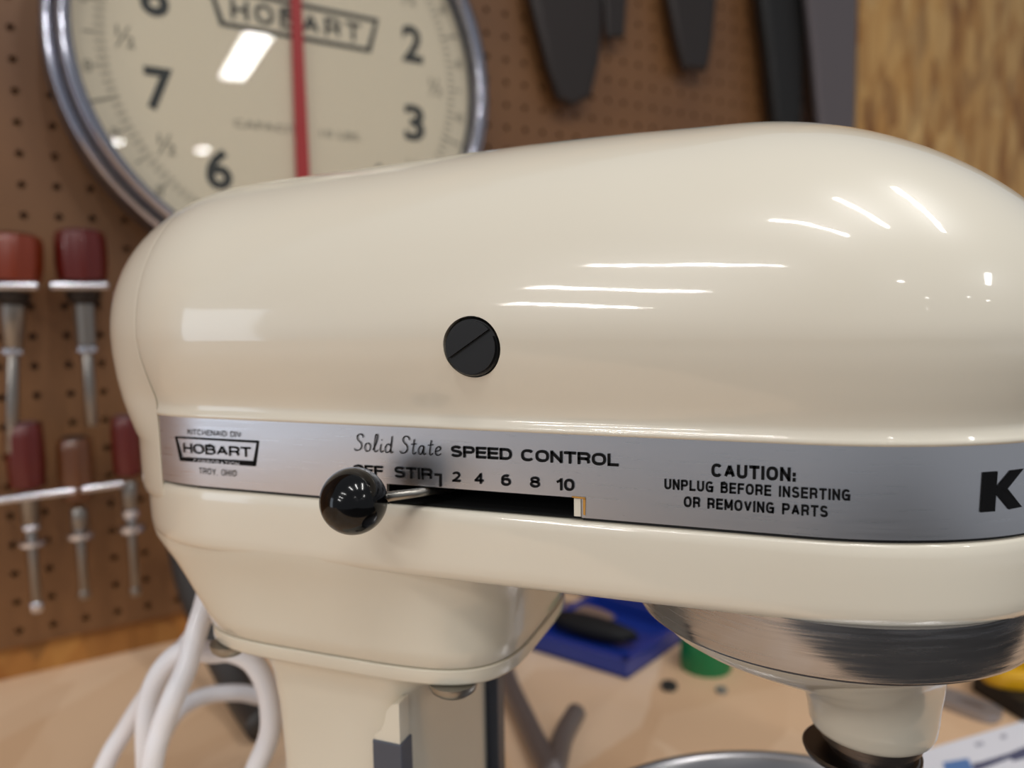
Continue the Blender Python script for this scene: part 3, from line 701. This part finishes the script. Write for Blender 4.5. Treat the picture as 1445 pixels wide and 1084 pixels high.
# second blue lid tilted behind the tray
E_ = [up(on_z(*q, TABLE)) for q in ((800, 838), (960, 886), (1015, 838), (850, 795))]
V = [E_[0] + uz*.012, E_[1] + uz*.010, E_[2] + uz*.034, E_[3] + uz*.036]; V = V + [v + uz*.004 for v in V]
lid = root('case_lid', 'blue plastic case lid with a grey ridge lying behind the blue tray', 'lid', (E_[0] + E_[2])/2)
obj('lid_panel', V, [(3, 2, 1, 0), (4, 5, 6, 7), (0, 1, 5, 4), (1, 2, 6, 5), (2, 3, 7, 6), (3, 0, 4, 7)], BLUE, lid, smooth=0)
a, b = V[4]*.66 + V[7]*.34, V[5]*.66 + V[6]*.34
obj('ridge', *tube([a + uz*.004, b + uz*.004], .006, 10), mat('grey_blue_plastic', '6B7898', .5), lid, label='grey blue ridge along the lid')
for pz in (E_[2], E_[3]): obj('foot', *revolve([(.006, 0), (.006, .033)], (pz.x*.97 + E_[0].x*.03, pz.y*.985 + E_[0].y*.015, TABLE), uz, 12), BLUE, lid)
# green cap
g = up(on_z(996, 941, TABLE)); GREEN = mat('green_plastic', '0B7A45', .35, coat=.3)
gc = root('green_jar', 'round green plastic cap on the bench left of the chrome ring', 'cap', g)
gv, gf = revolve([(.0, .0), (.0205, .0), (.0205, .024), (.019, .027), (0, .027)], g, uz, 40, False)
for i_, v in enumerate(gv): pass
obj('cap_body', gv, gf, GREEN, gc, smooth=40)
rv = [box(-.0006, .0006, -.0004, .0007, .002, .022) for _ in range(1)][0]
for i in range(24):
    a = 2*pi*i/24; V = [Matrix.Rotation(a, 3, 'Z') @ (Vector(v) + Vector((0, -.0205, 0))) + g for v in rv[0]]
    obj('rib', V, rv[1], GREEN, gc, smooth=0)
# little nuts
def hexnut(px, py, r_, lab):
    p = up(on_z(px, py, TABLE)); po = [(r_*cos(pi/3*i), r_*sin(pi/3*i)) for i in range(6)]; pi_ = [(r_*.5*cos(pi/3*i), r_*.5*sin(pi/3*i)) for i in range(6)]
    V = []
    for z in (.0002, r_*.7):
        V += [p + Vector((a, b, z)) for a, b in po] + [p + Vector((a, b, z)) for a, b in pi_]
    Fc = []
    for i in range(6):
        j = (i+1) % 6; Fc += [(i, j, 12+j, 12+i), (6+j, 6+i, 18+i, 18+j), (12+i, 12+j, 18+j, 18+i), (j, i, 6+i, 6+j)]
    tag(obj('hex_nut', V, Fc, mat('dark_nut' + str(px), '3A3F40' if px < 1000 else '8E9290', .5, .3), org=p, smooth=0), lab, 'nut')
hexnut(944, 972, .0065, 'small dark steel nut on the bench below the green cap')
hexnut(1018, 977, .0045, 'tiny pale grey nut on the bench nearest the chrome ring')
# paper with printing
P = [up(on_z(*q, TABLE)) for q in ((1300, 1062), (1500, 1003), (1640, 1180), (1275, 1400))]
PW = mat('white_paper', 'F2F2FA', .6)
pa = root('paper_sheet', 'white printed sheet on the bench at the lower right corner', 'paper', P[0])
obj('sheet', *quadslab(P, .0005, .0011), PW, pa, smooth=0)
def print_quad(q, m, lab=None):
    V = [up(on_z(a, b, TABLE)) + uz*.0014 for a, b in q]; obj('print_mark', V, [tuple(range(len(V)))], m, pa, smooth=0, label=lab)
PB = mat('blue_print', '5F86C0', .6); PD = mat('navy_print', '575A78', .6); PG = mat('grey_print', 'B8B8C4', .6)
print_quad([(1330, 1079), (1366, 1073), (1374, 1090), (1336, 1100)], PB, 'blue printed block')
print_quad([(1371, 1081), (1385, 1078), (1424, 1066), (1445, 1057), (1460, 1052), (1466, 1068), (1430, 1077), (1425, 1073), (1400, 1083), (1376, 1092)], PD, 'dark blue printed band')
print_quad([(1374, 1052), (1386, 1049), (1389, 1054), (1378, 1057)], PG); print_quad([(1411, 1040), (1419, 1038), (1421, 1044), (1413, 1046)], PG)
# slotted steel plate
def plate():
    a, b = up(on_z(1326, 987, TABLE)), up(on_z(1405, 1017, TABLE)); u = (b - a).normalized(); w = Vector((-u.y, u.x, 0)); L = (b - a).length
    hw = .0125; out = []; inn = []
    N = 24
    for i in range(N):
        t = 2*pi*i/N; c, s = cos(t), sin(t); e = 2/3.4
        out.append(a + u*(L*.45 + (L*.62)*math.copysign(abs(c)**e, c)) + w*hw*math.copysign(abs(s)**e, s))
        inn.append(a + u*(L*.55 + (L*.26)*c) + w*hw*.33*s)
    V = [p + uz*.0004 for p in out] + [p + uz*.0004 for p in inn] + [p + uz*.006 for p in out] + [p + uz*.006 for p in inn]; Fc = []
    for i in range(N):
        j = (i+1) % N; Fc += [(i, j, 2*N+j, 2*N+i), (N+j, N+i, 3*N+i, 3*N+j), (2*N+i, 2*N+j, 3*N+j, 3*N+i), (j, i, N+i, N+j)]
    tag(obj('steel_plate', V, Fc, mat('worn_steel', 'A9A5A8', .42, .6), org=a, smooth=30), 'flat worn steel plate with a long slot, lying behind the paper sheet', 'plate')
plate()
# yellow and black tool
yt = up(on_z(1440, 992, TABLE)); YEL = mat('yellow_plastic', 'E0A90A', .4, coat=.3); BLK = mat('black_rubber', '1A1614', .55)
tp = root('yellow_tool', 'yellow and black plastic hand tool at the right edge beyond the steel plate', 'tool', yt)
Q = [up(on_z(*q, TABLE)) for q in ((1372, 975), (1448, 1022), (1540, 990), (1440, 930))]
obj('grip', *quadslab(Q, .0005, .014), BLK, tp, smooth=0, label='black rubber grip')
p = up(on_z(1440, 985, TABLE)); 
V, Fc = revolve([(.010, .0146), (.024, .0146), (.026, .018), (.026, .026), (.023, .028), (.012, .028), (.010, .026)], (0, 0, 0), uz, 40, False)
Fc += [((6)*40 + j, 6*40 + (j+1) % 40, (j+1) % 40, j) for j in range(40)]
R_ = Matrix.Rotation(.5, 3, 'Z'); V = [R_ @ Vector((v.x*1.25, v.y*.75, v.z)) + p for v in V]
obj('yellow_body', V, Fc, YEL, tp, smooth=40, label='yellow oval body around a dark hole')

# ================================================================== DIAL SCALE ON THE WALL
CS, CZ_, CR = .2211, .2204, .1934
DOFF = .05
dl = root('dial_scale', 'round chrome-rimmed weighing dial with black numerals and a red needle on the pegboard', 'scale', wall_pt(CS, CZ_, 0), rz=WROT)
def dp(name, V, Fc, m, par=None, smooth=40, label=None):     # dial-local: x right, y into wall, z up
    o = wl(name, V, Fc, m, par or dl, smooth=smooth)
    if label: o['label'] = label
    return o
AX = Vector((0, 1, 0))
RIMC = mat('rim_chrome', 'A9A9B4', .16, 1)
CASEM = mat('grey_case', '6F6F78', .35, .8)
dp('case', *revolve([(0, -.001), (CR*.93, -.001), (CR*.985, -.006), (CR*1.0, -.022), (CR*.985, -.034), (CR*.9, -.036), (0, -.036)], (0, 0, 0), AX, 96, False), CASEM)
def torus_band(r0, r1, y0, y1, n=128, k=12):
    rc, yc = (r0 + r1)/2, (y0 + y1)/2; a, b = (r1 - r0)/2, abs(y1 - y0)/2
    rings = []
    for i in range(n):
        t = 2*pi*i/n; rings.append([Vector(((rc + a*cos(2*pi*j/k))*sin(t), yc + b*sin(2*pi*j/k), (rc + a*cos(2*pi*j/k))*cos(t))) for j in range(k)])
    V = [p for r_ in rings for p in r_]; Fc = []
    for i in range(n):
        for j in range(k): Fc.append((i*k + j, i*k + (j+1) % k, ((i+1) % n)*k + (j+1) % k, ((i+1) % n)*k + j))
    return V, Fc
dp('outer_rim', *torus_band(CR*.945, CR*1.003, -.038, -.054), RIMC)
dp('bezel', *torus_band(CR*.895, CR*.952, -.050, -.066), RIMC)
FACE = mat('ivory_dial', 'E9DCC4', .55)
face = dp('dial_face', *revolve([(0, -.0365), (CR*.90, -.0365), (CR*.90, -.0435), (0, -.0435)], (0, 0, 0), AX, 96, False), FACE)
FY = -.0437; foff = .0437
NUM = mat('dial_black', '23241F', .6); NUMG = mat('dial_grey', '8C8473', .6)
def dial_fit(V2, Fc, cx, cz, w, h, name, m=NUM, rot=0):
    c, s = cos(rot), sin(rot); V = []
    for a, b in V2:
        x = (a - .5)*w; z = (b - .5)*h; V.append((cx + x*c + z*s, FY - .0003, cz - x*s + z*c))
    return dp(name, V, Fc, m, face, smooth=0)
for i in range(10):
    a = radians(36*i); V2, Fc = text_mesh(str(i), .03)
    dial_fit(V2, Fc, CR*.615*sin(a), CR*.615*cos(a), .0215 if i != 1 else .008, .034, 'numeral')
    V2, Fc = text_mesh('½', .01); a2 = a + radians(18)
    dial_fit(V2, Fc, CR*.705*sin(a2), CR*.705*cos(a2), .014, .017, 'fraction_mark', NUMG)
    V2, Fc = text_mesh('8', 0)
    for q in (9, 27): dial_fit(V2, Fc, CR*.855*sin(a + radians(q)), CR*.855*cos(a + radians(q)), .006, .009, 'fraction_mark', NUMG)
# graduation ticks: too fine and too many to pick apart singly beyond 300
TICK = mat('tick_ink', '6A6252', .6)
V = []; Fc = []
for i in range(160):
    a = 2*pi*i/160; L_ = (.885 if i % 16 == 0 else .855 if i % 8 == 0 else .835 if i % 4 == 0 else .815); w = .00055; r0 = CR*.775; r1 = CR*L_
    if i % 16 == 0: w = .0008
    d = Vector((sin(a), 0, cos(a))); t = Vector((cos(a), 0, -sin(a))); k = len(V)
    V += [d*r0 - t*w + Vector((0, FY - .0003, 0)), d*r0 + t*w + Vector((0, FY - .0003, 0)), d*r1 + t*w + Vector((0, FY - .0003, 0)), d*r1 - t*w + Vector((0, FY - .0003, 0))]; Fc.append((k, k+1, k+2, k+3))
o = dp('graduations', V, Fc, TICK, face, smooth=0, label='fine black graduation marks around the dial')
# maker's badge above the centre
def dpx(px, py): s, z = on_wall(px, py, foff); return s - CS, z - CZ_
bl, br = dpx(310, 36), dpx(523, 75); hw = (br[0] - bl[0])/2; cxm = (br[0] + bl[0])/2; zb = (bl[1] + br[1])/2; topz = zb + .032
def frame(o_, w):
    V = []; 
    def q(a, b, x): return [(cxm + a*(x), FY - .0003, b)]
    Po = [(-hw - .009, topz), (hw + .009, topz), (hw, zb), (-hw, zb)]; Pi = [(-hw - .009 + w*1.2, topz - w), (hw + .009 - w*1.2, topz - w), (hw - w*.9, zb + w), (-hw + w*.9, zb + w)]
    V = [(cxm + a, FY - .0003, b) for a, b in Po + Pi]; return V, [(i, (i+1) % 4, 4 + (i+1) % 4, 4 + i) for i in range(4)]
dp('badge_outline', *frame(0, .0040), NUM, face, smooth=0)
V2, Fc = glyph_text('HOBART', hw*1.72/.0165, .2, .3); dial_fit(V2, Fc, cxm, (topz + zb)/2, hw*1.72, .0165, 'lettering')
l1, l2 = dpx(330, 178), dpx(510, 190)
V2, Fc = text_mesh('CAPACITY  10 LBS.', .01, 0, .1); dial_fit(V2, Fc, (l1[0] + l2[0])/2, (l1[1] + l2[1])/2, l2[0] - l1[0], .0065, 'lettering', NUMG)
# needle
RED = mat('red_needle', 'B3100F', .45)
ox, oz = .0005, 0
pf = [(-.0060, -.155), (.0068, -.155), (.0040, .130), (.0, .150), (-.0040, .130)]
dp('needle', *prism(pf, lambda u, v, h_: Vector((u, h_, v)), FY - .004, FY - .006), RED, smooth=0)
dp('needle_hub', *revolve([(0, FY - .0004), (.0035, FY - .0004), (.0035, FY - .0039), (0, FY - .0039)], (0, 0, 0), AX, 24, False), RED)
GL = bpy.data.materials.new('clear_glass'); GL.use_nodes = True; nt = GL.node_tree; nt.nodes.clear()
om = nt.nodes.new('ShaderNodeOutputMaterial'); mxs = nt.nodes.new('ShaderNodeMixShader'); tr_ = nt.nodes.new('ShaderNodeBsdfTransparent'); gs = nt.nodes.new('ShaderNodeBsdfGlossy'); fr = nt.nodes.new('ShaderNodeFresnel')
gs.inputs['Roughness'].default_value = .02; fr.inputs[0].default_value = 1.5; tr_.inputs[0].default_value = (.97, .97, .96, 1)
ge = nt.nodes.new('ShaderNodeNewGeometry'); mr = nt.nodes.new('ShaderNodeMapRange'); mr.inputs['To Min'].default_value = 1.5; mr.inputs['To Max'].default_value = 1/1.5
nt.links.new(ge.outputs['Backfacing'], mr.inputs['Value']); nt.links.new(mr.outputs[0], fr.inputs[0])
nt.links.new(fr.outputs[0], mxs.inputs[0]); nt.links.new(tr_.outputs[0], mxs.inputs[1]); nt.links.new(gs.outputs[0], mxs.inputs[2]); nt.links.new(mxs.outputs[0], om.inputs[0])
dp('glass_pane', *revolve([(0, -.0555), (CR*.915, -.0555), (CR*.915, -.0575), (0, -.0575)], (0, 0, 0), AX, 96, False), GL, smooth=40)

# ================================================================== SCREWDRIVERS ON THE LEFT
REDW = mat('dark_red_handle', '5A120C', .35, coat=.2); ORW = mat('orange_brown_handle', '7A2C10', .35, coat=.2); BRW = mat('amber_brown_handle', '5E3418', .3, coat=.4)
STL = mat('driver_steel', '9A948E', .3, 1); BRT = mat('bright_collar', 'E2E2EA', .2, 1); BKT = mat('black_collar', '1B1210', .5)
def driver(label, group, handle, px, y0, y1, hw, tilt, off, parts, org_y):
    s0, z1_ = on_wall(px, y0, off); _, z0_ = on_wall(px, y1, off)
    R0 = root('nut_driver', label, 'screwdriver', wall_pt(s0, z0_, off), group, WROT)
    R0.rotation_euler = (0, tilt, WROT)
    def zz(y): return on_wall(px, y, off)[1] - z0_
    H = z1_ - z0_
    V, Fc = revolve([(0, H), (hw*.80, H), (hw*.92, H - .0015), (hw, H*.8), (hw*1.02, H*.35), (hw*.94, H*.05), (hw*.7, 0), (0, 0)], (0, 0, 0), uz, 32, False)
    # fluted grip
    V = [Vector((v.x*(1 + .05*cos(8*math.atan2(v.y, v.x))), v.y*(1 + .05*cos(8*math.atan2(v.y, v.x))), v.z)) for v in V]
    wl('handle', V, Fc, handle, R0)
    wl('butt_cap', *revolve([(0, H + .0012), (hw*.7, H + .001), (hw*.78, H + .0001), (0, H + .0001)], (0, 0, 0), uz, 24, False), BKT if handle is not REDW else mat('butt', '5A4048', .4), R0)
    for nm, ya, yb, ra_, rb_, m_ in parts:
        za, zb_ = zz(ya), zz(yb)
        wl(nm, *revolve([(0, za), (ra_*.9, za), (ra_, za - .0008), (rb_, zb_ + .0008), (rb_*.9, zb_), (0, zb_)], (0, 0, 0), uz, 24, False), m_, R0)
    return R0
GU = 'nut drivers on the upper row'
driver('orange-brown handled driver cut by the left edge, on the upper row', None, ORW, 14, 331, 399, .0182, radians(4), .05,
       [('collar', 411, 430, .012, .010, BKT), ('ferrule', 430, 492, .0085, .0068, STL), ('ferrule_ring', 492, 501, .0078, .0078, BRT), ('shaft', 501, 640, .0042, .0042, STL)], 0)
driver('dark red handled driver on the upper row, right of the one at the edge', None, REDW, 112, 326, 399, .0172, 0, .05,
       [('collar', 411, 428, .013, .011, BKT), ('ferrule', 428, 488, .0080, .0072, STL), ('ferrule_ring', 488, 498, .0082, .0082, BRT), ('shaft', 498, 602, .0042, .0042, STL)], 0)
driver('dark red handled driver at the left of the lower row', None, REDW, 33, 598, 690, .0122, 0, .045,
       [('ferrule', 696, 742, .0068, .0058, STL), ('ferrule_ring', 742, 749, .0066, .0066, BRT), ('collar', 764, 772, .0098, .0098, BRT), ('shaft', 749, 855, .0036, .0034, STL), ('tip', 853, 866, .0050, .0046, BRT)], 0)
driver('brown handled driver in the middle of the lower row', None, BRW, 104, 618, 706, .0122, 0, .045,
       [('ferrule', 718, 748, .0058, .0062, STL), ('collar', 752, 761, .0100, .0100, BRT), ('shaft', 750, 838, .0036, .0034, STL), ('tip', 836, 847, .0044, .0042, STL)], 0)
driver('dark red driver half hidden by the mixer, right of the lower row', None, REDW, 176, 588, 672, .0105, 0, .045,
       [('ferrule', 680, 720, .0062, .0056, STL), ('ferrule_ring', 720, 731, .0068, .0068, BRT), ('collar', 742, 752, .0098, .0098, BRT), ('shaft', 730, 832, .0034, .0032, STL), ('tip', 832, 843, .0042, .0040, STL)], 0)
# wire racks
def rack(name, label, xa, ya, xb, yb, off, r_, pegs, group=None):
    sa_, za = on_wall(xa, ya, off); sb_, zb_ = on_wall(xb, yb, off)
    R0 = root(name, label, 'rack', wall_pt(sa_, za, 0), group, WROT)
    L_ = sb_ - sa_; dz_ = zb_ - za
    # flat front bar with a slot: two rails and end posts
    V, Fc = join(tube([(0, -off - r_*2, 0), (L_, -off - r_*2, dz_)], r_, 12)); wl('front_rail', V, Fc, BRT, R0)
    for t_ in pegs:
        wl('bracket', *tube([(L_*t_, -off - r_*2, dz_*t_), (L_*t_, -.012, dz_*t_), (L_*t_, .0002, dz_*t_ + .002)], r_*.6, 8), BRT, R0)
rack('tool_holder', 'short chrome bar under the orange-brown driver at the left edge', -18, 404, 51, 404, .056, .0033, (.15, .97))
rack('tool_holder', 'short chrome bar under the dark red driver of the upper row', 72, 404, 150, 404, .056, .0033, (.03, .97))
rack('tool_rail', 'long chrome rail carrying the lower row of drivers', -20, 707, 172, 681, .048, .0030, (.06, .40, .73))

# ================================================================== DARK TOOLS ON THE RIGHT
TG = mat('dark_grey_steel', '383230', .45, .5); TB = mat('near_black_tool', '100E0D', .6); TW = mat('grey_metal_edge', '6E6668', .4, .5); TBR = mat('dark_brown_wood', '4A3222', .55)
def hang(name, label, cat, poly, m, off=.012, th_=.012):
    P = [on_wall(a, b, off) for a, b in poly]; cx = sum(p[0] for p in P)/len(P); cz = max(p[1] for p in P)
    n = len(P); mid = [(a - cx, b - cz) for a, b in P]
    ins = [(a*.82, (b + .02)*.98 - .02) for a, b in mid]
    V = [(a, th_/2, b) for a, b in ins] + [(a, th_*.25, b) for a, b in mid] + [(a, -th_*.25, b) for a, b in mid] + [(a, -th_/2, b) for a, b in ins]
    Fc = [tuple(range(n)), tuple(range(3*n, 4*n))[::-1]]
    for r_ in range(3):
        for j in range(n): k = (j+1) % n; Fc.append((r_*n + j, r_*n + k, (r_+1)*n + k, (r_+1)*n + j))
    R0 = root(name, label, cat, wall_pt(cx, cz, off + th_/2), None, WROT)
    wl('blade', V, Fc, m, R0, smooth=0)
    wl('hook', *tube([(0, -th_, .004), (0, -th_*.9, -.002), (0, 0, -.002), (0, off + th_/2 - .0006, -.002)], .002, 8), BRT, R0)
hang('hanging_file', 'broad dark grey tapered tool hanging just right of the dial', 'tool', [(733, -90), (742, 0), (752, 40), (768, 100), (782, 142), (800, 152), (826, 140), (838, 90), (842, 40), (842, 0), (838, -90)], TG)
hang('hanging_file', 'short square-ended dark tool behind the broad one', 'tool', [(846, -90), (848, 0), (852, 55), (876, 55), (880, 0), (878, -90)], TG, .012, .008)
hang('hanging_file', 'dark grey blunt-tipped tool hanging third from the dial', 'tool', [(928, -90), (936, 0), (948, 60), (958, 100), (990, 102), (998, 60), (1003, 0), (1000, -90)], TG)
hang('hanging_bar', 'black long bar hanging left of the grey one', 'tool', [(1050, -120), (1060, 0), (1072, 90), (1084, 200), (1090, 330), (1110, 330), (1116, 200), (1119, 90), (1120, 0), (1122, -120)], TB, .012, .02)
hang('hanging_bar', 'tapering dark brown handle between the black bar and the grey edge', 'tool', [(1118, -120), (1118, 0), (1128, 110), (1140, 200), (1148, 330), (1156, 330), (1152, 200), (1150, 90), (1145, -120)], TBR, .010, .012)
hang('hanging_saw', 'wide grey metal tool hanging against the strand board edge', 'tool', [(1122, -120), (1130, 0), (1140, 90), (1150, 200), (1156, 330), (1196, 330), (1198, 200), (1200, 90), (1202, 0), (1206, -120)], TW, .036, .012)

for o in bpy.data.objects:
    if '_o' in o: del o['_o']
